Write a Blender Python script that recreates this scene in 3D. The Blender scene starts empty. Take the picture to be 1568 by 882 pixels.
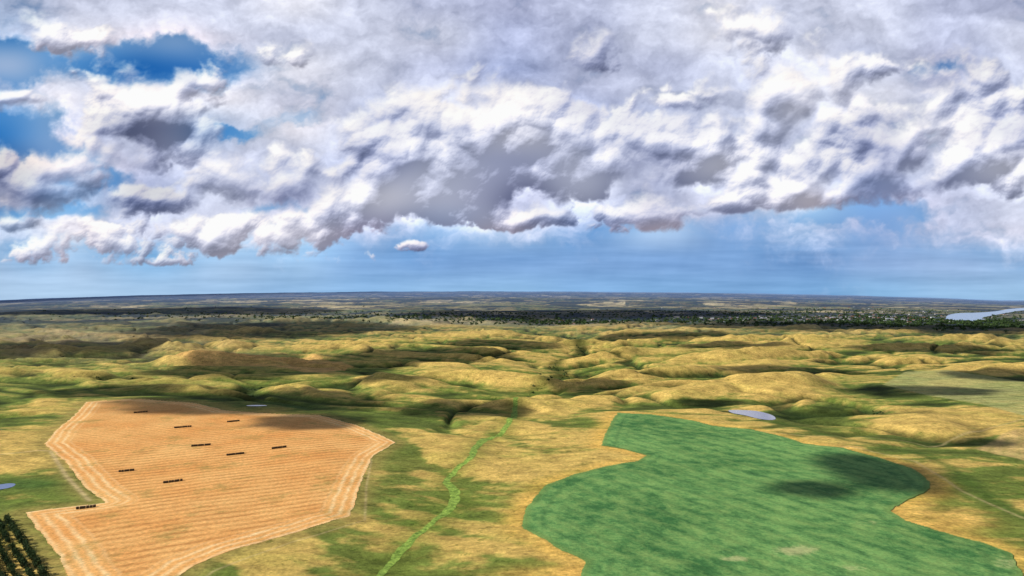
import bpy, math, numpy as np, time
T0=time.time()
rng=np.random.default_rng(7)
F=1022.0; Y0=458.0; CAMH=120.0
SUN_AZ=math.radians(-100); SUN_EL=math.radians(35)   # azimuth measured from +Y toward +X
sd=np.array([math.sin(SUN_AZ)*math.cos(SUN_EL), math.cos(SUN_AZ)*math.cos(SUN_EL), math.sin(SUN_EL)])

# ------------------------------------------------------------ maths helpers
def sm(a,b,x):
    t=np.clip((x-a)/(b-a),0,1); return t*t*(3-2*t)
def lin1(c):
    c=np.asarray(c,dtype=np.float64)/255.0
    return np.where(c<=0.04045,c/12.92,((c+0.055)/1.055)**2.4)
def lin(r,g,b,k=1.0):
    return lin1([r,g,b])*k
PT=rng.permutation(512).astype(np.int32)
PT=np.concatenate([PT,PT])
ang=rng.random(512)*2*np.pi
GX=np.cos(ang).astype(np.float32); GY=np.sin(ang).astype(np.float32)
def pn(x,y,seed=0):
    x=np.asarray(x,dtype=np.float64)+seed*17.31; y=np.asarray(y,dtype=np.float64)+seed*9.77
    xf=np.floor(x); yf=np.floor(y)
    xi=xf.astype(np.int64)&511; yi=yf.astype(np.int64)&511
    fx=(x-xf).astype(np.float32); fy=(y-yf).astype(np.float32)
    u=fx*fx*fx*(fx*(fx*6-15)+10); v=fy*fy*fy*(fy*(fy*6-15)+10)
    def g(ix,iy,dx,dy):
        h=PT[PT[ix&511]+(iy&511)]&511
        return GX[h]*dx+GY[h]*dy
    a=g(xi,yi,fx,fy); b=g(xi+1,yi,fx-1,fy); c=g(xi,yi+1,fx,fy-1); d=g(xi+1,yi+1,fx-1,fy-1)
    r=(a*(1-u)+b*u)*(1-v)+(c*(1-u)+d*u)*v
    return r*1.5
def fbm(x,y,o=4,seed=0,gain=0.5):
    s=0; a=1; t=0; f=1
    for i in range(o):
        s=s+a*pn(x*f,y*f,seed+i*3.7); t+=a; a*=gain; f*=2.03
    return s/t
WJ=rng.random((128,128,2)).astype(np.float32)
def worley(x,y,seed=0):
    x=(x+seed*13.7).astype(np.float32); y=(y+seed*7.3).astype(np.float32)
    xf=np.floor(x); yf=np.floor(y)
    xi=xf.astype(np.int32); yi=yf.astype(np.int32)
    fx=x-xf; fy=y-yf
    best=np.full(x.shape,9.0,dtype=np.float32)
    for i in (-1,0,1):
        for j in (-1,0,1):
            J=WJ[(xi+i)&127,(yi+j)&127]
            dx=i+J[...,0]-fx; dy=j+J[...,1]-fy
            best=np.minimum(best,dx*dx+dy*dy)
    return 1-best   # rounded domes
def blur(a,r):
    def b1(a,ax,r):
        n=a.shape[ax]
        pad=[(0,0)]*a.ndim; pad[ax]=(r+1,r)
        c=np.cumsum(np.pad(a,pad,mode='edge'),axis=ax,dtype=np.float64)
        hi=np.take(c,np.arange(2*r+1,2*r+1+n),axis=ax); lo=np.take(c,np.arange(0,n),axis=ax)
        return (hi-lo)/(2*r+1)
    for _ in range(3):
        a=b1(a,0,r); a=b1(a,1,r)
    return a
def P(px,py):
    """ground point seen in the survey picture (flat ground)"""
    d=CAMH*F/(py-Y0)
    return ((px-784.0)/F*d, d)

# ------------------------------------------------------------ mesh helper
def build_mesh(name,co,quads,mat,colors=None,floats=None,smooth=True,extra_mats=None,matidx=None):
    me=bpy.data.meshes.new(name)
    n=len(co); q=np.asarray(quads,dtype=np.int32); k=q.shape[1]
    me.vertices.add(n); me.vertices.foreach_set('co',np.asarray(co,dtype=np.float32).ravel())
    me.loops.add(q.size); me.loops.foreach_set('vertex_index',q.ravel())
    me.polygons.add(len(q)); me.polygons.foreach_set('loop_start',np.arange(0,q.size,k,dtype=np.int32))
    me.polygons.foreach_set('use_smooth',np.full(len(q),smooth))
    me.materials.append(mat)
    if extra_mats:
        for m in extra_mats: me.materials.append(m)
    if matidx is not None: me.polygons.foreach_set('material_index',np.asarray(matidx,dtype=np.int32))
    me.update(calc_edges=True)
    if colors is not None:
        at=me.attributes.new('col','FLOAT_COLOR','POINT')
        c4=np.ones((n,4),dtype=np.float32); c4[:,:3]=colors; at.data.foreach_set('color',c4.ravel())
    if floats:
        for nm,arr in floats.items():
            at=me.attributes.new(nm,'FLOAT','POINT'); at.data.foreach_set('value',np.asarray(arr,dtype=np.float32))
    ob=bpy.data.objects.new(name,me); bpy.context.scene.collection.objects.link(ob)
    return ob
class N:
    def __init__(s,name):
        s.m=bpy.data.materials.new(name); s.m.use_nodes=True; s.t=s.m.node_tree; s.t.nodes.clear()
        s.out=s.t.nodes.new('ShaderNodeOutputMaterial')
    def n(s,ty,**kw):
        nd=s.t.nodes.new(ty)
        for k,v in kw.items():
            setattr(nd,k,v)
        return nd
    def set(s,inp,v):
        if isinstance(v,bpy.types.NodeSocket): s.t.links.new(v,inp)
        else: inp.default_value=v
    def math(s,op,a,b=0.0,c=0.0,clamp=False):
        nd=s.t.nodes.new('ShaderNodeMath'); nd.operation=op; nd.use_clamp=clamp
        s.set(nd.inputs[0],a); s.set(nd.inputs[1],b); s.set(nd.inputs[2],c); return nd.outputs[0]
    def mr(s,v,a,b,c,d):
        nd=s.t.nodes.new('ShaderNodeMapRange'); s.set(nd.inputs[0],v)
        for i,x in enumerate((a,b,c,d)): nd.inputs[i+1].default_value=x
        return nd.outputs[0]
    def mix(s,f,a,b,mode='MIX'):
        nd=s.t.nodes.new('ShaderNodeMix'); nd.data_type='RGBA'; nd.blend_type=mode
        s.set(nd.inputs[0],f)
        for i,x in ((6,a),(7,b)):
            if not isinstance(x,bpy.types.NodeSocket): x=(x[0],x[1],x[2],1.0)
            s.set(nd.inputs[i],x)
        return nd.outputs[2]
    def noise(s,vec,scale,detail=4,rough=0.6):
        nd=s.t.nodes.new('ShaderNodeTexNoise'); s.set(nd.inputs['Vector'],vec)
        nd.inputs['Scale'].default_value=scale; nd.inputs['Detail'].default_value=detail; nd.inputs['Roughness'].default_value=rough
        return nd.outputs['Fac']
    def stretch(s,vec,angle,sx,sy):
        nd=s.t.nodes.new('ShaderNodeMapping'); s.set(nd.inputs[0],vec); nd.vector_type='TEXTURE'
        nd.inputs['Rotation'].default_value=(0,0,angle); nd.inputs['Scale'].default_value=(sx,sy,1); return nd.outputs[0]
    def pos(s): return s.t.nodes.new('ShaderNodeNewGeometry').outputs['Position']
    def attr(s,nm):
        nd=s.t.nodes.new('ShaderNodeAttribute'); nd.attribute_name=nm; return nd
    def gray(s,v):
        nd=s.t.nodes.new('ShaderNodeCombineColor')
        for i in range(3): s.set(nd.inputs[i],v)
        return nd.outputs[0]
    def surf(s,col,rough=0.9,bump=None,bstr=0.5,bdist=1.0,spec=0.1):
        b=s.t.nodes.new('ShaderNodeBsdfPrincipled')
        s.set(b.inputs['Base Color'],col if isinstance(col,bpy.types.NodeSocket) else (col[0],col[1],col[2],1))
        b.inputs['Roughness'].default_value=rough; b.inputs['Specular IOR Level'].default_value=spec
        if bump is not None:
            bn=s.t.nodes.new('ShaderNodeBump'); bn.inputs['Strength'].default_value=bstr; bn.inputs['Distance'].default_value=bdist
            s.set(bn.inputs['Height'],bump); s.t.links.new(bn.outputs[0],b.inputs['Normal'])
        s.t.links.new(b.outputs[0],s.out.inputs[0]); return b

# ------------------------------------------------------------ layout outlines
TAN=[(133,614),(215,610),(300,616),(345,628),(420,632),(490,634),(550,650),(608,674),(572,697),(556,730),(546,765),(538,785),(480,803),(420,822),(350,842),(300,862),(262,890),(235,930),(130,930),(95,850),(40,784),(100,776),(163,768),(135,748),(118,728),(100,705),(70,680),(85,660),(115,635)]
GRN=[(945,630),(1000,634),(1060,643),(1090,651),(1150,657),(1200,669),(1230,680),(1290,686),(1345,700),(1395,715),(1424,738),(1418,750),(1368,775),(1362,782),(1385,797),(1430,812),(1500,830),(1545,845),(1562,880),(1580,950),(870,950),(884,885),(897,856),(860,840),(830,822),(800,806),(800,785),(815,762),(835,740),(880,725),(930,712),(975,705),(988,697),(955,688),(920,682),(925,665),(935,645)]
FLD2=[(1350,588),(1385,568),(1450,566),(1530,578),(1620,590),(1620,650),(1500,618),(1420,605)]
FLD3=[(1490,683),(1530,662),(1600,650),(1640,700),(1568,702)]
FLD4=[(240,553),(300,548),(370,549),(480,543),(545,556),(500,570),(420,560),(330,560)]
POND1=[(1112,623.5),(1130,623),(1160,624.5),(1183,631),(1188,637),(1178,638.5),(1158,636),(1140,631),(1120,628)]
POND2=[(377,620.3),(392,619.6),(408,619.9),(411,620.8),(395,621.6),(380,621.3)]
POND3=[(-40,746),(0,741),(20,738.5),(29,740),(22,745),(0,749),(-40,753)]
RIVER=[(1446,487),(1450,481),(1466,478),(1500,477.5),(1526,475.5),(1545,472),(1580,470),(1680,469),(1680,471),(1600,472.5),(1560,474.5),(1540,478),(1516,482),(1500,485.5),(1512,488),(1490,490),(1462,490)]
CREEK=[(560,905),(580,872),(597,850),(612,835),(640,808),(668,786),(690,768),(697,745),(684,728),(700,712),(722,700),(728,684),(742,668),(768,655),(784,634),(798,600),(835,580),(862,560),(850,545),(890,528),(868,508)]
def world(poly): return np.array([P(*p) for p in poly])
def refine(poly,it=2):
    p=np.array(poly,float)
    for _ in range(it):
        q=np.roll(p,-1,axis=0); p=np.stack([0.78*p+0.22*q,0.22*p+0.78*q],1).reshape(-1,2)
    return p
wTAN,wGRN,wF2,wF3,wF4=[world(p) for p in (TAN,GRN,FLD2,FLD3,FLD4)]
wP1,wP2,wP3,wRV=[refine(world(p)) for p in (POND1,POND2,POND3,RIVER)]
def smooth_line(pts,n=8):
    pts=np.array(pts,float); out=[]
    for i in range(len(pts)-1):
        p0=pts[max(i-1,0)];p1=pts[i];p2=pts[i+1];p3=pts[min(i+2,len(pts)-1)]
        for t in np.linspace(0,1,n,endpoint=False):
            out.append(0.5*((2*p1)+(-p0+p2)*t+(2*p0-5*p1+4*p2-p3)*t*t+(-p0+3*p1-3*p2+p3)*t**3))
    out.append(pts[-1]); return np.array(out)
wCR=smooth_line([P(*p) for p in CREEK],5)
def inside(x,y,poly):
    r=np.zeros(x.shape,bool); n=len(poly)
    for i in range(n):
        x1,y1=poly[i]; x2,y2=poly[(i+1)%n]
        if y1==y2: continue
        c=((y1>y)!=(y2>y))&(x<(x2-x1)*(y-y1)/(y2-y1)+x1); r^=c
    return r
def segdist(x,y,pts,closed):
    best=np.full(x.shape,1e12); n=len(pts); m=n if closed else n-1
    for i in range(m):
        a=pts[i]; b=pts[(i+1)%n]; d=b-a; L=max(d@d,1e-9)
        t=np.clip(((x-a[0])*d[0]+(y-a[1])*d[1])/L,0,1)
        e=(x-a[0]-t*d[0])**2+(y-a[1]-t*d[1])**2
        np.minimum(best,e,out=best)
    return np.sqrt(best)
def sdist(x,y,poly):
    """positive inside; coarse culling by bounding box"""
    r=np.full(x.shape,-400.0); lo=poly.min(0)-400; hi=poly.max(0)+400
    m=(x>lo[0])&(x<hi[0])&(y>lo[1])&(y<hi[1])
    if m.any():
        xs,ys=x[m],y[m]; e=segdist(xs,ys,poly,True); r[m]=np.where(inside(xs,ys,poly),e,-np.minimum(e,400))
    return r
def cdist(x,y):
    r=np.full(x.shape,800.0); lo=wCR.min(0)-800; hi=wCR.max(0)+800
    m=(x>lo[0])&(x<hi[0])&(y>lo[1])&(y<hi[1])
    if m.any(): r[m]=np.minimum(segdist(x[m],y[m],wCR,False),800)
    return r
PONDS=[(wP1,-3.0,30),(wP2,0.0,25),(wP3,0.0,20),(wRV,-8.0,500)]

def terrain(x,y):
    x=np.asarray(x,float); y=np.asarray(y,float)
    d=np.hypot(x,y); az=np.arctan2(x,y)
    wx=x+90*fbm(x/320,y/320,3,5)+7*pn(x/70,y/70,9); wy=y+70*fbm(x/320,y/320,3,11)+6*pn(x/70,y/70,13)
    # long ridges lie differently either side of the creek
    sd_=sm(-90,160,x-0.03*y)
    def lay(an,so):
        ca,sa=math.cos(an),math.sin(an)
        rx=wx*ca+wy*sa; ry=-wx*sa+wy*ca
        q=lambda v: np.sqrt(v*v+0.003)-0.045
        return q(pn(rx/560,ry/190,21+so))*1.95, q(pn(rx/280+5,ry/76,31+so))*1.95, q(pn(rx/110,ry/34,41+so))*1.95
    bl_=lay(-0.50,0); br_=lay(0.38,50)
    b1,b2,b3=[l*(1-sd_)+rr*sd_ for l,rr in zip(bl_,br_)]
    dt=sdist(x,y,wTAN)+1.3*fbm(x/11,y/11,3,171); dg=sdist(x,y,wGRN)+1.6*fbm(x/12,y/12,3,173); df2=sdist(x,y,wF2)
    out=np.minimum(np.minimum(-dt,-dg),-df2)
    fm=sm(0,100,out)
    cr=cdist(x,y)
    A=(0.42+0.58*sm(480,1200,d))*(0.06+0.94*fm)
    f3=1-sm(2200,4500,d); f2=1-sm(4000,8000,d)
    vary=np.clip(0.95+0.7*fbm(x/700,y/700,2,55),0.55,1.3)*(1-0.40*sm(1300,3500,d))
    hill=A*vary*(11*(b1-0.45)+9.5*(b2-0.45)*f2*(0.5+b1)+2.6*(b3-0.45)*f3*(0.4+b2))
    # branching draws
    dv=np.abs(pn(wx/520+0.3*pn(x/150,y/150,58),wy/400,57)); dv2=np.abs(pn(wx/230,wy/180,59))
    draw=np.exp(-(dv/0.06)**2)+0.65*np.exp(-(dv2/0.065)**2)*sm(0.6,0.1,dv)
    draw=draw*sm(520,850,d)*fm*(1-sm(5000,8000,d))
    hill=hill-9.5*draw
    hill=hill+(1-A)*1.2*fbm(x/90,y/90,3,51)*sm(50,300,d)
    big=sm(700,2400,d)*20*fbm(x/1500,y/1500,3,61)
    big=big+sm(5000,12000,d)*60*fbm(x/5000,y/5000,3,71)
    dep=2.5+18*sm(600,1400,d)
    val=-dep*np.exp(-(cr/(30+0.06*d))**1.3)*(cr<800)
    pxx=784+F*np.tan(np.clip(az,-1.2,1.2)); u=(pxx-760)/784
    Apx=np.clip(13.5-14*u*u,0,14)
    arch=Apx/F*d*sm(math.log(4500),math.log(32000),np.log(np.maximum(d,1)))
    h=hill+big+val+arch
    h=h*sm(0,60,d)
    t=0.38*b1+0.38*b2+0.24*b3-0.22*draw
    for poly,hp,rad in PONDS:
        lo=poly.min(0)-rad; hi=poly.max(0)+rad
        m=(x>lo[0])&(x<hi[0])&(y>lo[1])&(y<hi[1])
        if m.any():
            xs,ys=x[m],y[m]; e=segdist(xs,ys,poly,True); ins=inside(xs,ys,poly)
            e=np.where(ins,0,e); k=1-sm(0,rad,e)
            hh=h[m]*(1-k)+hp*k; hh=np.where(ins,hp-1.0,hh); h[m]=hh
    return h,t,dt,dg,cr,draw

# ------------------------------------------------------------ terrain sheet
az=np.radians(np.concatenate([np.linspace(-43,43,1180),np.linspace(46,314,90),[317]]))
r=np.concatenate([np.geomspace(0.5,225,36)[:-1],1/np.linspace(1/225,1/6000,800),np.geomspace(6000,65000,120)[1:]])
R,AZ=np.meshgrid(r,az,indexing='ij')
X=(R*np.sin(AZ)).ravel(); Y=(R*np.cos(AZ)).ravel()
H,T,DT,DG,CR,DRW=terrain(X,Y)
print('terrain',time.time()-T0)
nr,na=R.shape
idx=np.arange(nr*na).reshape(nr,na)
Q=np.stack([idx[:-1,:-1],idx[:-1,1:],idx[1:,1:],idx[1:,:-1]],-1).reshape(-1,4)
D=np.hypot(X,Y); front=(np.abs((AZ.ravel()+np.pi)%(2*np.pi)-np.pi)<1.1)
PY=Y0+CAMH*F/np.maximum(Y,1.0); PX=784+F*X/np.maximum(Y,1.0)
def bl(cx,cy,rx,ry): return np.where(front,np.exp(-(((PX-cx)/rx)**2+((PY-cy)/ry)**2)),0)
K=0.92
gold=lin(216,182,102,K); olive=lin(162,154,80,K); green=lin(116,130,60,K)
dgreen=lin(42,56,30,K); brown=lin(134,120,98,K)
n1=fbm(X/140,Y/140,4,81); n2=fbm(X/35,Y/20,4,91); n3=fbm(X/420,Y/420,3,95); n4=fbm(X/12,Y/8,3,93)
def mixc(c,c2,t): return c*(1-t[:,None])+np.asarray(c2)[None,:]*t[:,None]
tt=np.clip((T-0.38)*2.6+0.36+0.42*n1+0.65*n2+0.45*n4,0,1)
C=np.repeat(green[None,:],len(X),0)
C=mixc(C,olive,sm(0.15,0.6,tt))
goldm=0.06+0.75*n3+0.60*bl(650,840,260,75)+0.40*bl(610,735,130,65)+0.6*bl(950,700,320,50)+0.55*bl(1450,800,180,60)+0.6*bl(1420,560,260,14)+0.42*bl(1300,640,240,35)+0.4*bl(450,525,200,9)+0.55*bl(20,720,90,40)-0.4*bl(120,540,260,35)-0.1*bl(650,590,160,30)+0.2*bl(1050,600,300,30)
C=mixc(C,gold,sm(0.35,1.05,tt*0.95+goldm*0.75)*0.9)
# gullies: dark green, darkened further by occlusion-like shade painted into the colour
C=mixc(C,dgreen,sm(0.34,0.10,T+0.10*n2+0.05*n1)*0.88*sm(350,1000,D))
C=mixc(C,lin(46,62,32,K),np.clip(sm(0.20,0.85,DRW+0.35*n2),0,1)*0.88)
# left brown-grey badlands
C=mixc(C,brown,np.clip(bl(60,520,330,32)*(0.6+0.8*n1),0,0.85))
# golden rim round fields
rim=np.exp(-((np.maximum(-DG,0)-3)/9)**2)*(DG<0)
C=mixc(C,lin(228,184,94,K),np.clip(rim*(0.75+0.5*n2),0,0.95))
rim2=np.exp(-((np.maximum(-DT,0)-3)/8)**2)*(DT<0)
C=mixc(C,lin(165,148,82,K),np.clip(rim2*0.7,0,0.9))
gx=bl(840,872,70,12)+bl(1440,800,60,20)
C=mixc(C,lin(232,184,98,K),np.clip(gx*(0.9+0.8*n2),0,0.85))
# damp creek banks
C=mixc(C,lin(106,122,50,K),0.55*np.exp(-(CR/14)**2)*sm(0,1,1.2+2*n2))
C=mixc(C,dgreen,sm(30,6,CR+8*n2)*sm(850,1300,D)*0.6)
# small fields and field swaths
for wp,cc,per,an in ((wF2,(176,174,112),16,0.2),(wF3,(208,176,116),9,0.9),(wF4,(226,176,108),12,0.5)):
    s=sdist(X,Y,wp); st=0.5+0.5*np.sin((X*math.sin(an)-Y*math.cos(an))*2*np.pi/per)
    C=mixc(C,lin(*cc,K),sm(-2,3,s)*(0.86-0.22*st))
# green draw with damp grass near pond and right hand draw
def line_d(pts): return segdist(X,Y,np.array([P(*p) for p in pts]),False)
dr=line_d([(1180,640),(1235,655),(1290,672),(1400,690),(1450,712),(1490,745),(1530,770),(1600,800)])
C=mixc(C,lin(84,106,46,K),np.exp(-((dr+6*n2)/7)**2)*0.8)
C=mixc(C,lin(76,104,48,K),np.clip(bl(40,740,50,7)*1.3+bl(400,618,80,7)*1.1,0,0.8))
# farm tracks
for pts,w,o_ in (([(-20,704),(0,700),(60,690),(80,690),(104,728),(140,765)],1.5,0.7),([(1230,690),(1300,683),(1400,705),(1470,750),(1568,792),(1640,830)],1.3,0.4),([(1120,655),(1180,662),(1240,667),(1300,664),(1420,672),(1490,655),(1568,640)],1.4,0.4),([(570,700),(562,740),(560,790),(450,825),(330,870),(290,900)],0.8,0.4)):
    C=mixc(C,lin(216,190,140,K),np.exp(-(line_d(pts)/w)**2)*o_)
# broad farmland patches far away
fx=np.floor(X/620+0.6*pn(X/3000,Y/3000,3)); fy=np.floor(Y/950+0.6*pn(X/3000,Y/3000,6))
hsh=np.abs(np.sin(fx*127.1+fy*311.7)*43758.5)%1
far=sm(1800,4400,D)
pal=np.array([lin(140,132,108,K),lin(96,108,84,K),lin(210,192,154,K),lin(76,88,78,K),lin(122,126,96,K),lin(48,62,64,K)])
CF=pal[(hsh*6).astype(int)%6]
CF=CF*(0.60+0.68*sm(-0.4,0.5,fbm(X/400,Y/560,5,97,0.6)))[:,None]
C=C*(1-far[:,None]*0.74)+CF*(far[:,None]*0.74)
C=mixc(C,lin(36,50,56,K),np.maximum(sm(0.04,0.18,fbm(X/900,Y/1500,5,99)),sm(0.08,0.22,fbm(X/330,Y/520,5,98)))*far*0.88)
# wooded river valley with the town
wood=np.clip(bl(1290,492,230,9)*1.3+bl(900,492,170,5)+bl(1010,484,260,4)*0.7+bl(1560,500,120,8),0,1)
C=mixc(C,lin(44,58,64,K),np.clip(wood*(0.9+0.9*fbm(X/160,Y/260,3,101)),0,0.92))
C=mixc(C,lin(104,124,160,0.85),sm(1500,5500,D)*0.16)  # aerial haze painted into the terrain colour, in steps bluer with distance
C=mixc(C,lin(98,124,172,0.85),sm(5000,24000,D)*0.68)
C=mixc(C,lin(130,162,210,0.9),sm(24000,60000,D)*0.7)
C=np.clip(C,0.005,0.9)
print('colour',time.time()-T0)

# ---- materials
m=N('prairie_grass'); p=m.pos()
a=m.noise(m.stretch(p,0.0,1.7,1.0),0.085,8,0.74); b=m.noise(p,0.4,5,0.65); c=m.noise(m.stretch(p,0.0,1.7,1.0),0.018,8,0.74)
k=m.math('MULTIPLY',m.mr(a,0.32,0.68,0.54,1.46),m.mr(b,0.3,0.7,0.70,1.28))
colr=m.mix(1.0,m.attr('col').outputs['Color'],m.gray(k),'MULTIPLY')
shr=m.mr(m.noise(p,0.16,3,0.7),0.60,0.68,0,0.75)
colr=m.mix(shr,colr,m.mix(1.0,colr,(0.44,0.54,0.40),'MULTIPLY'))
gr=m.mr(c,0.48,0.62,0,0.32)
colr=m.mix(gr,colr,m.mix(1.0,colr,(0.60,0.84,0.58),'MULTIPLY'))
m.surf(colr,0.95,bump=a,bstr=0.9,bdist=2.2,spec=0.05)
M_GR=m.m
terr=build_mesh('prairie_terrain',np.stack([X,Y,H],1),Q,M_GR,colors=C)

def subset(mask_v,lift,name,mat,**fl):
    fm=mask_v[Q].all(1); q=Q[fm]; u,inv=np.unique(q,return_inverse=True)
    co=np.stack([X[u],Y[u],H[u]+(lift[u] if hasattr(lift,'__len__') else lift)],1)
    return build_mesh(name,co,inv.reshape(-1,4),mat,floats={kk:v[u] for kk,v in fl.items()})
def xy(m,p):
    s=m.n('ShaderNodeSeparateXYZ'); m.t.links.new(p,s.inputs[0]); return s.outputs[0],s.outputs[1]
# harvested wheat field
m=N('wheat_stubble'); p=m.pos(); px_,py_=xy(m,p)
wob=m.math('MULTIPLY',m.math('SUBTRACT',m.noise(p,0.03,3),0.5),6.5)
q=m.math('ADD',m.math('SUBTRACT',m.math('MULTIPLY',px_,math.sin(math.radians(30))),m.math('MULTIPLY',py_,math.cos(math.radians(30)))),wob)
def sinw(m,v,per): return m.math('MULTIPLY_ADD',m.math('SINE',m.math('MULTIPLY',v,2*math.pi/per)),0.5,0.5)
s1=m.math('POWER',sinw(m,q,8.0),1.5)
e=m.math('ADD',m.attr('edge').outputs['Fac'],m.math('MULTIPLY',wob,0.6))
s2=m.math('POWER',sinw(m,e,5.6),1.8)
hd=m.mr(e,15,19,1,0)
brk=m.mr(m.noise(p,0.05,5,0.7),0.32,0.66,0.0,0.9)
big=m.noise(p,0.016,6,0.65)
base=m.mix(m.mr(big,0.35,0.65,0,1),lin(222,158,90,1.04),lin(238,186,116,1.02))
base=m.mix(m.math('MULTIPLY',m.math('MULTIPLY',s1,m.math('SUBTRACT',1.0,hd)),m.mr(brk,0.0,0.9,0.2,0.9)),base,lin(184,128,72,1.0))
base=m.mix(m.math('MULTIPLY',m.math('MULTIPLY',s2,hd),m.mr(brk,0.0,0.9,0.2,0.9)),base,lin(250,220,164,1.0))
weeds=m.mr(m.noise(p,0.03,7,0.75),0.54,0.67,0,0.65)
base=m.mix(weeds,base,lin(156,142,78,0.92))
fine=m.noise(p,0.5,6,0.75)
base=m.mix(1.0,base,m.gray(m.mr(fine,0.3,0.7,0.66,1.28)),'MULTIPLY')
m.surf(base,0.95,bump=m.math('ADD',fine,m.math('MULTIPLY',s1,-0.5)),bstr=0.6,bdist=0.6,spec=0.05)
subset(DT>0,0.12,'harvested_wheat_field',m.m,edge=DT)
# green crop field
m=N('green_crop'); p=m.pos(); px_,py_=xy(m,p)
e=m.attr('edge').outputs['Fac']; bare=m.attr('bare').outputs['Fac']
q=m.math('ADD',m.math('MULTIPLY',px_,math.cos(0.5)),m.math('MULTIPLY',py_,math.sin(0.5)))
wob=m.math('MULTIPLY',m.math('SUBTRACT',m.noise(p,0.02,3),0.5),6.0)
s1=sinw(m,m.math('ADD',q,wob),14.0); s2=sinw(m,e,9.0)
hd=m.mr(e,18,24,1,0)
sw=m.math('ADD',m.math('MULTIPLY',s1,m.math('SUBTRACT',1.0,hd)),m.math('MULTIPLY',s2,hd))
big=m.noise(p,0.010,7,0.68); mid=m.noise(m.stretch(p,-0.9,1.25,1.0),0.08,8,0.75); fine=m.noise(p,0.6,6,0.75)
base=m.mix(m.mr(big,0.38,0.60,0,1),lin(66,118,64,0.98),lin(112,160,90,1.02))
base=m.mix(m.mr(mid,0.44,0.66,0,0.72),base,lin(146,176,100,1.0))
base=m.mix(m.mr(mid,0.50,0.34,0,0.7),base,lin(50,96,54,0.95))
base=m.mix(m.math('MULTIPLY',m.math('POWER',sw,3.0),0.3),base,lin(48,92,52,0.95))
base=m.mix(m.mr(e,0,5,0.6,0),base,lin(132,160,84,0.95))
bm=m.mr(m.math('ADD',bare,m.math('MULTIPLY',m.math('SUBTRACT',mid,0.5),2.6)),0.45,1.0,0,0.7)
base=m.mix(bm,base,lin(192,190,134,1.0))
base=m.mix(1.0,base,m.gray(m.mr(fine,0.3,0.7,0.66,1.26)),'MULTIPLY')
m.surf(base,0.9,bump=m.math('ADD',fine,mid),bstr=0.6,bdist=0.7,spec=0.08)
BARE=bl(1215,842,38,9)*1.2+bl(1120,856,30,6)*1.0+bl(1330,800,30,5)*0.5+bl(1300,868,40,6)*0.6+bl(1540,860,30,12)*0.6
subset(DG>0,0.35,'green_crop_field',m.m,edge=DG,bare=BARE)
# creek ribbon
m=N('creek_vegetation'); p=m.pos()
cn=m.noise(p,0.35,4,0.7)
colr=m.mix(m.mr(cn,0.35,0.65,0,1),lin(88,118,44,0.9),lin(160,188,84,1.0))
m.surf(colr,0.8,bump=cn,bstr=0.8,bdist=1.0)
cw=2.3+1.5*fbm(X/14,Y/14,3,121)
cw=cw+sm(380,620,D)*1.0+2.4*np.clip(pn(X/45,Y/45,123),0,1)
subset((CR<cw)&(D<900)&front,0.10,'creek',m.m)
# ---- water sheets
m=N('pond_water'); p=m.pos()
b=m.surf(lin(140,148,180,0.7),0.1,bump=m.noise(p,0.6,3),bstr=0.1,bdist=0.1,spec=0.8)
M_W=m.m
def sheet(name,poly,z,mat):
    me=bpy.data.meshes.new(name); me.from_pydata([(a,b,z) for a,b in poly],[],[list(range(len(poly)))]); me.materials.append(mat); me.update()
    ob=bpy.data.objects.new(name,me); bpy.context.scene.collection.objects.link(ob); return ob
sheet('pond',wP1,-2.9,M_W); sheet('pond',wP2,0.1,M_W); sheet('pond',wP3,0.1,M_W)
m=N('river_water'); p=m.pos()
m.surf(lin(150,180,215,0.8),0.25,bump=m.noise(p,0.02,3),bstr=0.1,bdist=0.5,spec=0.6)
sheet('river',wRV,-7.2,m.m)

# ------------------------------------------------------------ vegetation masses
def leafmass(n,rx,rz,base,seed,size):
    g=np.random.default_rng(seed)
    v=g.normal(size=(n,3)); v/=np.linalg.norm(v,axis=1)[:,None]
    rad=g.random(n)**0.4; lump=1+0.28*np.sin(v[:,0]*5+seed)+0.2*np.cos(v[:,1]*6+v[:,2]*4)
    c=v*(rad*lump)[:,None]; taper=1-0.45*np.clip(c[:,2],0,1)
    c=np.stack([c[:,0]*rx*taper,c[:,1]*rx*taper,base+rz*(1+c[:,2])],1)
    a=g.normal(size=(n,3)); a/=np.linalg.norm(a,axis=1)[:,None]; b=np.cross(a,g.normal(size=(n,3))); b/=np.linalg.norm(b,axis=1)[:,None]
    s=size*(0.6+0.8*g.random(n))[:,None]
    V=np.stack([c-a*s-b*s*0.6,c+a*s-b*s*0.6,c+a*s+b*s*0.6,c-a*s+b*s*0.6],1)
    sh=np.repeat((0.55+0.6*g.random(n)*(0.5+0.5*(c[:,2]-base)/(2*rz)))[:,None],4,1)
    return V.reshape(-1,3),sh.ravel()
def trunk(h,r0,seed):
    g=np.random.default_rng(seed); vs=[];qs=[]
    def limb(p0,p1,ra,rb):
        o=len(vs); ax=np.array(p1)-np.array(p0); ax/=np.linalg.norm(ax); u=np.cross(ax,[1,0.3,0.1]); u/=np.linalg.norm(u); w=np.cross(ax,u)
        for pp,rr in ((p0,ra),(p1,rb)):
            for k in range(5):
                t=k*2*math.pi/5; vs.append(np.array(pp)+rr*(math.cos(t)*u+math.sin(t)*w))
        for k in range(5): qs.append([o+k,o+(k+1)%5,o+5+(k+1)%5,o+5+k])
    limb((0,0,-0.3),(0,0,h),r0,r0*0.35)
    for i in range(5):
        t=g.random()*6.28; z=h*(0.3+0.12*i); L=h*0.28
        limb((0,0,z),(L*math.cos(t),L*math.sin(t),z+L*0.6),r0*0.4,r0*0.12)
    return np.array(vs),np.array(qs)
m=N('foliage'); p=m.pos()
sh=m.attr('shade').outputs['Fac']
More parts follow.
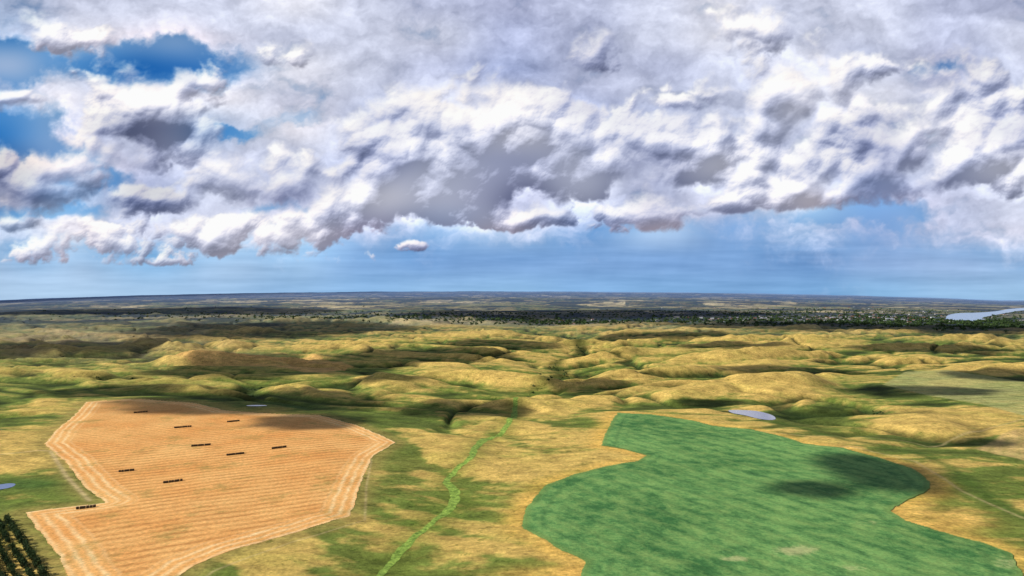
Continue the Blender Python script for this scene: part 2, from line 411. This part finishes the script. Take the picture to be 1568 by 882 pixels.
colr=m.mix(m.mr(m.noise(p,0.12,3),0.35,0.65,0,1),(0.028,0.060,0.020),(0.070,0.110,0.034))
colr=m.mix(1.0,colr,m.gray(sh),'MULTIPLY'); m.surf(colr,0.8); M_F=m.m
m=N('bark'); m.surf((0.09,0.065,0.045),0.9); M_B=m.m
def tree_mass(name,pts,hmin,hmax,nleaf,seed,trunks=False,leaf=0.16,wide=0.42):
    g=np.random.default_rng(seed); z=terrain(pts[:,0],pts[:,1])[0]
    protos=[leafmass(nleaf,wide,0.46,0.08,seed*10+i,leaf) for i in range(5)]
    tr=[trunk(0.8,0.035,seed+i) for i in range(3)]
    VV=[];QQ=[];SS=[];MM=[];o=0
    for i,(x,y) in enumerate(pts):
        hh=hmin+(hmax-hmin)*g.random(); t=g.random()*6.28; cs,sn=math.cos(t),math.sin(t)
        parts=[(protos[i%5][0],np.arange(len(protos[i%5][0])).reshape(-1,4),protos[i%5][1]*(0.7+0.6*g.random()),0)]
        if trunks: parts.append((tr[i%3][0],tr[i%3][1],np.ones(len(tr[i%3][0])),1))
        for V,q_,s_,mi in parts:
            w=hh*(0.85+0.4*g.random()) if mi==0 else hh
            VV.append(np.stack([x+w*(V[:,0]*cs-V[:,1]*sn),y+w*(V[:,0]*sn+V[:,1]*cs),z[i]+hh*V[:,2]],1))
            QQ.append(q_+o); SS.append(s_); MM.append(np.full(len(q_),mi)); o+=len(V)
    return build_mesh(name,np.concatenate(VV),np.concatenate(QQ),M_F,floats={'shade':np.concatenate(SS)},smooth=False,extra_mats=[M_B],matidx=np.concatenate(MM))
# shelterbelt lower left
A0=np.array(P(14,796)); A1=np.array(P(90,905)); dv=A1-A0; L=np.linalg.norm(dv); dv/=L; nv=np.array([dv[1],-dv[0]])
if nv[0]>0: nv=-nv
pts=[]
for row in range(7):
    s=-3.0-row*2.0
    while s<L+20:
        if rng.random()>0.07: pts.append(A0+dv*(s+rng.normal()*0.3)+nv*(row*4.6+rng.normal()*0.25+(0 if row<4 else 5)))
        s+=2.0+rng.random()*0.8
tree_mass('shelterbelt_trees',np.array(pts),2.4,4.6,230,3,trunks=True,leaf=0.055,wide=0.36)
# shrubs in the draws
cand_x=rng.uniform(-1700,1700,90000); cand_y=rng.uniform(620,3300,90000)
_,tq,dtq,dgq,crq,dwq=terrain(cand_x,cand_y)
dd=np.hypot(cand_x,cand_y)
w=(dwq>0.7)*0.30*sm(-0.1,0.3,fbm(cand_x/220,cand_y/220,2,201))+(crq<12)*(dd>850)*0.25
ok=(rng.random(90000)<w)&(dtq<-5)&(dgq<-5)&(sdist(cand_x,cand_y,wF2)<0)&(sdist(cand_x,cand_y,wP1)<-4)
sp=np.stack([cand_x,cand_y],1)[ok][:4200]
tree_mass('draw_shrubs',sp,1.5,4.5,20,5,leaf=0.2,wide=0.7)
# distant woods
def scat(n,cx,cy,rx,ry):
    a=rng.normal(size=(n,2))*0.5; return [P(cx+rx*u,max(cy+ry*v,472)) for u,v in a]
wp=scat(2300,1290,491,320,9)+scat(500,880,492,170,4)+scat(400,700,488,250,4)+scat(500,1500,498,100,8)+scat(500,1060,482,400,4)+scat(500,500,484,400,8)+scat(400,1300,478,300,3)
wp=np.array(wp); wp=wp[sdist(wp[:,0],wp[:,1],wRV)<0]
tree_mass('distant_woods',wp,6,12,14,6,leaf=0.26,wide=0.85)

# ------------------------------------------------------------ distant town
m=N('town_walls'); at=m.attr('col'); m.surf(at.outputs['Color'],0.7); M_T=m.m
tp=np.array(scat(190,1320,488,190,4)+scat(50,1090,489,110,4)+scat(40,1420,481,120,3)+scat(16,880,491,90,3)+scat(25,1250,474,260,2))
tp=tp[sdist(tp[:,0],tp[:,1],wRV)<0]; tz=terrain(tp[:,0],tp[:,1])[0]
V=[];QF=[];CC=[]
for i,(x,y) in enumerate(tp):
    w=rng.uniform(8,13); l=rng.uniform(10,20); h=rng.uniform(3,6); rf=h+rng.uniform(1.5,3)
    if rng.random()<0.12: w*=2.0;l*=2.2
    t=rng.uniform(-0.4,0.4); cs,sn=math.cos(t),math.sin(t); o=len(V)
    wall=lin1(np.array([215,212,208]))*rng.uniform(0.45,0.9) if rng.random()<0.7 else lin(160,130,115,0.7)
    roof=[lin(120,115,118),lin(130,85,72),lin(170,176,188),lin(90,95,105)][rng.integers(4)]
    def ad(a,b,c,col):
        V.append((x+a*cs-b*sn,y+a*sn+b*cs,tz[i]+c)); CC.append(col)
    for c in (-1,h):
        for a,b in ((-l/2,-w/2),(l/2,-w/2),(l/2,w/2),(-l/2,w/2)): ad(a,b,c,wall)
    for a,b,c in ((-l/2-.5,-w/2-.5,h-.1),(l/2+.5,-w/2-.5,h-.1),(l/2+.5,w/2+.5,h-.1),(-l/2-.5,w/2+.5,h-.1),(-l/2-.5,0,rf),(l/2+.5,0,rf)): ad(a,b,c,roof)
    for f in ((0,1,5,4),(1,2,6,5),(2,3,7,6),(3,0,4,7),(8,9,13,12),(10,11,12,13),(11,8,12,12),(9,10,13,13)):
        f=list(f)
        QF.append([o+k for k in f] if len(set(f))==4 else [o+f[0],o+f[1],o+f[2]])
me=bpy.data.meshes.new('distant_town'); me.from_pydata(V,[],QF); me.materials.append(M_T)
at=me.attributes.new('col','FLOAT_COLOR','POINT'); c4=np.ones((len(V),4),dtype=np.float32); c4[:,:3]=np.array(CC); at.data.foreach_set('color',c4.ravel())
bpy.context.scene.collection.objects.link(bpy.data.objects.new('distant_town',me))

# ------------------------------------------------------------ rows of round hay bales
m=N('dark_hay'); p=m.pos(); nn=m.noise(p,3.0,4)  # dark brown hay colour, mottled by noise
m.surf(m.mix(nn,(0.035,0.025,0.016),(0.10,0.07,0.04)),0.95,bump=nn,bstr=0.8,bdist=0.1); M_H=m.m
def bale_row(p0,p1):
    a=np.array(P(*p0)); b=np.array(P(*p1)); L=np.linalg.norm(b-a); u=np.array([math.cos(math.radians(30)),math.sin(math.radians(30))])
    n=max(5,int(L/1.6)); mid=(a+b)/2; V=[];QQ=[]; Rr=0.74; S=16
    for i in range(n):
        c=mid+u*((i-(n-1)/2)*1.62)+rng.normal(size=2)*0.08; z=float(terrain(c[:1],c[1:2])[0][0])+0.12
        tw=math.radians(30)+rng.normal()*0.03; ux=np.array([math.cos(tw),math.sin(tw)]); wx_=np.array([-ux[1],ux[0]])
        o=len(V); prof=[(-0.75,0.0),(-0.76,0.55),(-0.74,0.92),(-0.66,1.0),(0,1.02),(0.66,1.0),(0.74,0.92),(0.76,0.55),(0.75,0.0)]
        for s_,rr in prof:
            for k in range(S):
                t=k*2*math.pi/S; rad=rr*Rr; pz=max(math.sin(t)*rad,-0.68)+0.68
                q2=c+ux*s_+wx_*(math.cos(t)*rad); V.append((q2[0],q2[1],z+pz))
        for j in range(len(prof)-1):
            for k in range(S): QQ.append([o+j*S+k,o+j*S+(k+1)%S,o+(j+1)*S+(k+1)%S,o+(j+1)*S+k])
    build_mesh('hay_bale_row',np.array(V),np.array(QQ),M_H)
for a_,b_ in (((119,778),(151,775)),((184,722),(209,719)),((252,739),(282,735)),((294,684),(325,681)),((349,697),(375,693)),((416,687),(441,685)),((268,656),(295,654)),((206,632),(228,630.5)),((348,646),(369,644.5))):
    bale_row(a_,b_)

# ------------------------------------------------------------ unseen clouds placed to shade the land, some added for extra patches
m=N('shade_cloud_vapour'); tc=m.n('ShaderNodeTexCoord').outputs['Object']
flat=m.n('ShaderNodeVectorMath',operation='MULTIPLY'); m.t.links.new(tc,flat.inputs[0]); flat.inputs[1].default_value=(1,1,0)
ln=m.n('ShaderNodeVectorMath',operation='LENGTH'); m.t.links.new(flat.outputs[0],ln.inputs[0])
off=m.n('ShaderNodeVectorMath',operation='ADD'); m.t.links.new(flat.outputs[0],off.inputs[0])
oi=m.n('ShaderNodeObjectInfo'); m.t.links.new(oi.outputs['Location'],off.inputs[1])
nz=m.noise(off.outputs[0],1.6,6,0.6)
dens=m.mr(m.math('ADD',m.math('SUBTRACT',1.0,ln.outputs[1]),m.math('MULTIPLY',m.math('SUBTRACT',nz,0.40),1.0)),0.02,0.32,0,0.92)
df=m.n('ShaderNodeBsdfDiffuse'); df.inputs[0].default_value=(0.85,0.86,0.9,1); tr_=m.n('ShaderNodeBsdfTransparent'); mx=m.n('ShaderNodeMixShader')
m.t.links.new(dens,mx.inputs[0]); m.t.links.new(tr_.outputs[0],mx.inputs[1]); m.t.links.new(df.outputs[0],mx.inputs[2]); m.t.links.new(mx.outputs[0],m.out.inputs[0])
M_C=m.m
def shade_cloud(px,py,wpx,dm,rot=0.0):
    gx_,gy_=P(px,py); d=CAMH*F/(py-Y0); alt=max(900,0.8*d); t=alt/sd[2]; c=np.array([gx_,gy_,0])+sd*t
    rx=wpx/F*d; ry=dm
    nu,nv=48,24; u=np.linspace(0,2*np.pi,nu,endpoint=False); v=np.linspace(0.02,np.pi-0.02,nv)
    Vv,U=np.meshgrid(v,u,indexing='ij'); x=np.sin(Vv)*np.cos(U); y=np.sin(Vv)*np.sin(U); z=np.cos(Vv)
    lump=1.1+0.25*fbm(x*2+px,y*2+z,4,px%17); x,y,z=x*lump,y*lump,np.where(z>0,z*lump*1.0,z*0.35)
    co=np.stack([x.ravel(),y.ravel(),z.ravel()],1); ii=np.arange(nu*nv).reshape(nv,nu); jj=np.roll(ii,-1,axis=1)
    qq=np.stack([ii[:-1],ii[1:],jj[1:],jj[:-1]],-1).reshape(-1,4)
    ob=build_mesh('shade_cloud',co,qq,M_C); ob.location=c; ob.scale=(rx,ry,min(rx,ry)*0.12); ob.rotation_euler=(0,0,rot)
shade_cloud(385,614,215,105); shade_cloud(475,644,90,48); shade_cloud(440,560,160,180); shade_cloud(310,564,90,110)
shade_cloud(640,541,135,210,rot=0.1); shade_cloud(430,501,200,800); shade_cloud(180,596,130,60)
shade_cloud(1345,722,85,56); shade_cloud(1240,748,70,22); shade_cloud(700,622,110,60); shade_cloud(1000,515,130,180); shade_cloud(1400,597,120,50)
shade_cloud(100,530,190,330); shade_cloud(1540,575,90,90); shade_cloud(1495,672,55,24); shade_cloud(1200,566,110,70); shade_cloud(900,585,70,55)
shade_cloud(250,478,260,1500); shade_cloud(900,480,280,1500); shade_cloud(1300,503,260,600)
shade_cloud(600,582,70,60); shade_cloud(760,525,90,160); shade_cloud(1420,535,120,120); shade_cloud(1080,612,60,26); shade_cloud(1120,530,90,120)
print('objects',time.time()-T0)

# ------------------------------------------------------------ sky
CX0,CY0,CW,CH=-240,-285,2050,760
XX,YY=np.meshgrid(np.arange(CW)+CX0,np.arange(CH)+CY0); XX=XX.astype(np.float32); YY=YY.astype(np.float32)
W_=(238,237,243);L_=(207,212,231);G_=(170,177,206);D_=(122,129,156);B_=(58,116,182);C_=(168,199,231);K_=(183,190,218)
rows=[
(0,[(160,180,212),L_,L_,L_,W_,L_,K_,(176,183,216),K_,L_,W_,L_,L_,K_,G_]),
(50,[(140,174,214),W_,L_,L_,L_,L_,L_,(164,174,212),G_,L_,W_,L_,L_,K_,L_]),
(100,[L_,(140,174,214),B_,(140,170,212),W_,L_,K_,(150,164,206),G_,K_,L_,W_,L_,G_,L_]),
(150,[(150,184,224),W_,W_,W_,L_,L_,W_,W_,K_,L_,L_,W_,W_,L_,L_]),
(200,[(76,138,202),L_,D_,(150,180,218),W_,L_,L_,W_,L_,L_,L_,L_,G_,W_,K_]),
(250,[(140,148,175),L_,G_,L_,L_,K_,L_,G_,L_,G_,W_,L_,G_,L_,W_]),
(300,[(128,136,165),(140,180,225),(136,146,178),L_,G_,W_,L_,(155,160,190),L_,G_,L_,W_,(146,170,216),K_,L_]),
(350,[C_,W_,L_,W_,W_,K_,(168,192,228),L_,(146,177,224),L_,(146,174,220),(164,190,227),(140,168,217),(178,194,227),L_]),
(400,[(190,208,232),(190,208,232),C_,(190,208,232),(176,203,233),(138,176,224),(130,168,220),(124,162,214),(124,161,212),(120,158,211),(120,158,210),(120,157,210),(148,173,217),(166,187,224),(166,190,224)]),
(450,[(196,219,242),(192,217,241),(182,211,239),(172,204,236),(152,190,228),(140,184,228),(152,193,233),(158,201,240),(138,184,232),(124,170,217),(116,160,208),(120,166,214),(138,184,225),(154,192,227),(164,198,229)])]
Gd=np.array([[c for c in rr[1]] for rr in rows],dtype=np.float32)
gu=np.clip(XX/112.0,0,13.999); gv=np.clip(YY/50.0,0,8.999)
gi=gu.astype(int); gj=gv.astype(int); fu=(gu-gi)[...,None]; fv=(gv-gj)[...,None]
fu=fu*fu*(3-2*fu); fv=fv*fv*(3-2*fv)
GRID=(Gd[gj,gi]*(1-fu)+Gd[gj,gi+1]*fu)*(1-fv)+(Gd[gj+1,gi]*(1-fu)+Gd[gj+1,gi+1]*fu)*fv
wa=fbm(XX/80,YY/80,7,131,0.62); wb=fbm(XX/80,YY/80,7,139,0.62)
wrx=XX+30*wa; wry=YY+30*wb
low=sm(250,400,YY)
def relief(scale,seed):
    s=0;t=0
    for i,(sz,am) in enumerate(((110,1.0),(58,0.62),(30,0.36),(15,0.20),(8,0.10))):
        s=s+am*worley(wrx/(sz*scale),wry/(sz*scale*0.85),seed+i); t+=am
    return s/t
Ra=relief(1.0,1); Rb=relief(0.45,8); Rl=Ra*(1-low)+Rb*low
ELL=[(215,182,142,76,1.3),(45,278,115,55,1.25),(225,312,85,28,.9),(400,275,110,55,1.05),(560,205,65,52,.65),(740,235,190,98,1.6),(745,165,68,50,1.3),(900,215,115,70,1.3),(640,290,130,62,1.3),(800,335,95,24,1),(990,332,85,32,1.2),(627,377,36,11,.7),(1100,225,160,85,1.1),(1250,150,140,90,1.0),(1350,255,200,66,1.1),(1500,150,105,75,1.0),(1550,245,90,65,1.1),(930,80,58,48,.7),(1180,50,145,55,.6),(90,50,115,44,.7),(400,85,110,55,.45),(60,385,95,34,.75),(160,362,100,40,.95),(300,366,120,40,.95),(430,352,110,42,1.05),(540,326,95,38,1.05),(250,402,150,16,.5),(30,345,60,18,.8),(1240,302,115,26,1),(30,148,52,16,.85),(-120,180,120,70,1),(1700,180,120,100,1),(-150,370,110,22,.8),(300,-90,200,70,.9),(800,-140,260,80,.9),(1250,-120,260,80,.9),(1120,315,50,18,.85)]
Lm=np.full(XX.shape,-1.2,dtype=np.float32)
for cx,cy,rx,ry,w in ELL:
    dy=(YY-cy); dy=np.where(dy>0,dy/(ry*0.85),dy/ry); q_=((XX-cx)/rx)**2+dy**2
    e_=(w-q_*0.9).clip(-1.2,None)
    Lm=np.where(Lm>e_,Lm+0.12*np.exp(-(Lm-e_)*3),e_+0.12*np.exp(-(e_-Lm)*3))
Rn=(Rl-Rl.mean())/Rl.std()
fb=fbm(XX/110,YY/85,8,151,0.62)
Dn=Lm-0.28+(0.23+0.08*low)*Rn+(0.62+0.15*low)*fb-1.2*sm(395,430,YY)-0.5*sm(640,700,XX)*sm(345,372,YY)
ctr=np.exp(-(((XX-780)/220)**2+((YY-220)/100)**2))
sfn=np.clip(fbm(XX/160,YY/120,2,155)*1.4+0.34-0.35*ctr,0,1)
soft=0.40+0.62*sfn
al=sm(0,1,(Dn+0.10)/soft)
fine=fbm(XX/26,YY/20,7,161,0.68)
al=np.clip(al*(1+1.1*fine*(1-al)),0,1)
det=1-0.5*sfn
Hh=64*np.sqrt(np.clip(Dn+0.05,0,2.2))+40*Rl+5*fine
Hh=Hh*(1-0.40*low)
def light(hm,k):
    gy_,gx_=np.gradient(hm); gx_=gx_*k; gy_=gy_*k
    lx,ly,lz=-0.42,-0.78,0.46
    return (-gx_*lx-gy_*ly+1.0*lz)/np.sqrt(gx_**2+gy_**2+1.0)
lb=light(blur(Hh,9),1.35)
lam=0.54*lb+det*(0.31*(light(blur(Hh,3),0.85)-0.44)+0.19*(light(Hh,0.55)-0.44))+0.46*0.44
acc=0
Dp=np.clip(Dn,0,1.3)
for k in range(1,11):
    acc=acc+np.roll(Dp,int(k*6),axis=0)*(1.1-k*0.06)
acc=acc/8
under=sm(0.32,1.30,blur(acc,5)*(1+0.14*Rn))
shade=np.clip(0.66+0.66*(lam-0.44)-0.44*under+0.20*fb+0.10*fine,0,1)
def ramp(s):
    st=[0,0.3,0.55,0.8,1.0]; cs=np.array([(98,105,134),(142,149,180),(194,198,221),(239,236,241),(255,253,250)],float)
    return np.stack([np.interp(s,st,cs[:,i]) for i in range(3)],-1)
CUM=ramp(shade)
# thin veil with blue windows
holes=0
hX=XX+30*wa*1.5; hY=YY+24*wb*1.5
for cx,cy,rx,ry,w in [(245,98,105,36,1.5),(20,85,55,32,1.3),(25,195,78,38,1.4),(348,201,38,10,1.3),(130,275,70,18,1.1),(1340,320,95,20,.9),(1460,105,50,14,.4),(-100,90,80,40,.8),(450,185,50,12,.3),(100,240,60,18,.8),(60,325,90,14,.9),(420,320,60,12,.5)]:
    holes=holes+w*np.exp(-(((hX-cx)/rx)**2+((hY-cy)/ry)**2))
vf=fbm(wrx/190,wry/110,8,171,0.62)
lft=30*sm(700,200,XX)+25*sm(1250,1500,XX)
va=np.clip(sm(-0.55,0.35,vf+0.55-1.5*holes-1.15*sm(290,390,YY-lft)),0,1)
veil=np.array([196,203,229],float)[None,None,:]+(np.stack([vf*105+fine*20]*3,-1))
blue_t=np.clip(YY/450,0,1)[...,None]
BL=np.array([46,108,176.])*(1-blue_t)+np.array([136,180,226.])*blue_t
st=fbm(XX/90+YY/260,YY/300,4,181)*sm(300,360,YY)*sm(470,400,YY)
BL=BL+(st*14)[...,None]
IMG=BL*(1-va[...,None])+veil*va[...,None]
IMG=IMG*(1-al[...,None])+CUM*al[...,None]
corr=GRID-np.stack([blur(IMG[...,i],20) for i in range(3)],-1)
IMG=IMG+0.68*corr
sb=fbm(XX/200,YY/14,5,191,0.6)*sm(350,390,YY)
IMG=IMG+(sb*22)[...,None]
IMG=np.clip(IMG,20,252)
LIN=lin1(IMG).astype(np.float32)
print('sky paint',time.time()-T0)
azs=np.radians(np.concatenate([np.linspace(-45,45,1240),np.linspace(47,313,130),[315]]))
te=np.concatenate([np.linspace(-0.06,0,6)[:-1],np.linspace(0,0.50,470),np.linspace(0.51,0.72,14)])
RD=80000.0
TE,AZ2=np.meshgrid(te,azs,indexing='ij')
co=np.stack([RD*np.sin(AZ2),RD*np.cos(AZ2),CAMH+RD*TE],-1).reshape(-1,3)
a_=(np.degrees(AZ2)+45)%180; a_=np.where(a_>90,180-a_,a_)-45; a_=np.radians(a_)
sx=784+F*np.tan(a_)-CX0; sy=Y0-F*TE/np.cos(a_)-CY0
sx=np.clip(sx,0,CW-1.01); sy=np.clip(sy,0,CH-1.01)
ix=sx.astype(int); iy=sy.astype(int); fx_=(sx-ix)[...,None]; fy_=(sy-iy)[...,None]
SC=(LIN[iy,ix]*(1-fx_)+LIN[iy,ix+1]*fx_)*(1-fy_)+(LIN[iy+1,ix]*(1-fx_)+LIN[iy+1,ix+1]*fx_)*fy_
ns,nz_=TE.shape
ids=np.arange(ns*nz_).reshape(ns,nz_)
qs=np.stack([ids[:-1,:-1],ids[1:,:-1],ids[1:,1:],ids[:-1,1:]],-1).reshape(-1,4)
m=N('sky_clouds'); em=m.n('ShaderNodeEmission'); m.t.links.new(m.attr('col').outputs['Color'],em.inputs[0]); em.inputs[1].default_value=1.0
trn=m.n('ShaderNodeBsdfTransparent'); mx=m.n('ShaderNodeMixShader')
m.t.links.new(m.attr('fade').outputs['Fac'],mx.inputs[0]); m.t.links.new(em.outputs[0],mx.inputs[1]); m.t.links.new(trn.outputs[0],mx.inputs[2]); m.t.links.new(mx.outputs[0],m.out.inputs[0])
m.m.cycles.emission_sampling='NONE'
build_mesh('sky',co,qs,m.m,colors=SC.reshape(-1,3),floats={'fade':sm(0.52,0.66,TE).ravel()})

# ------------------------------------------------------------ light, world, camera
w=bpy.data.worlds.new('World'); bpy.context.scene.world=w; w.use_nodes=True
nt=w.node_tree; bg=nt.nodes['Background']; sk=nt.nodes.new('ShaderNodeTexSky'); sk.sky_type='NISHITA'; sk.sun_disc=False
sk.sun_elevation=SUN_EL; sk.sun_rotation=SUN_AZ; nt.links.new(sk.outputs[0],bg.inputs[0]); bg.inputs[1].default_value=0.06
sl=bpy.data.lights.new('sun','SUN'); sl.energy=5.0; sl.angle=math.radians(0.5); sl.color=(1.0,0.95,0.86)
so=bpy.data.objects.new('sun',sl); bpy.context.scene.collection.objects.link(so)
from mathutils import Vector
so.rotation_euler=Vector(sd.tolist()).to_track_quat('Z','Y').to_euler()
so.location=(0,0,400)
cd=bpy.data.cameras.new('camera'); cd.sensor_width=36; cd.lens=36*F/1568; cd.clip_start=1; cd.clip_end=250000
cam=bpy.data.objects.new('camera',cd); cam.location=(0,0,CAMH); cam.rotation_euler=(math.radians(90)+math.atan((Y0-441)/F),0,0)
bpy.context.scene.collection.objects.link(cam); bpy.context.scene.camera=cam
vs=bpy.context.scene.view_settings; vs.view_transform='Standard'; vs.look='None'; vs.exposure=0
print('done',time.time()-T0)
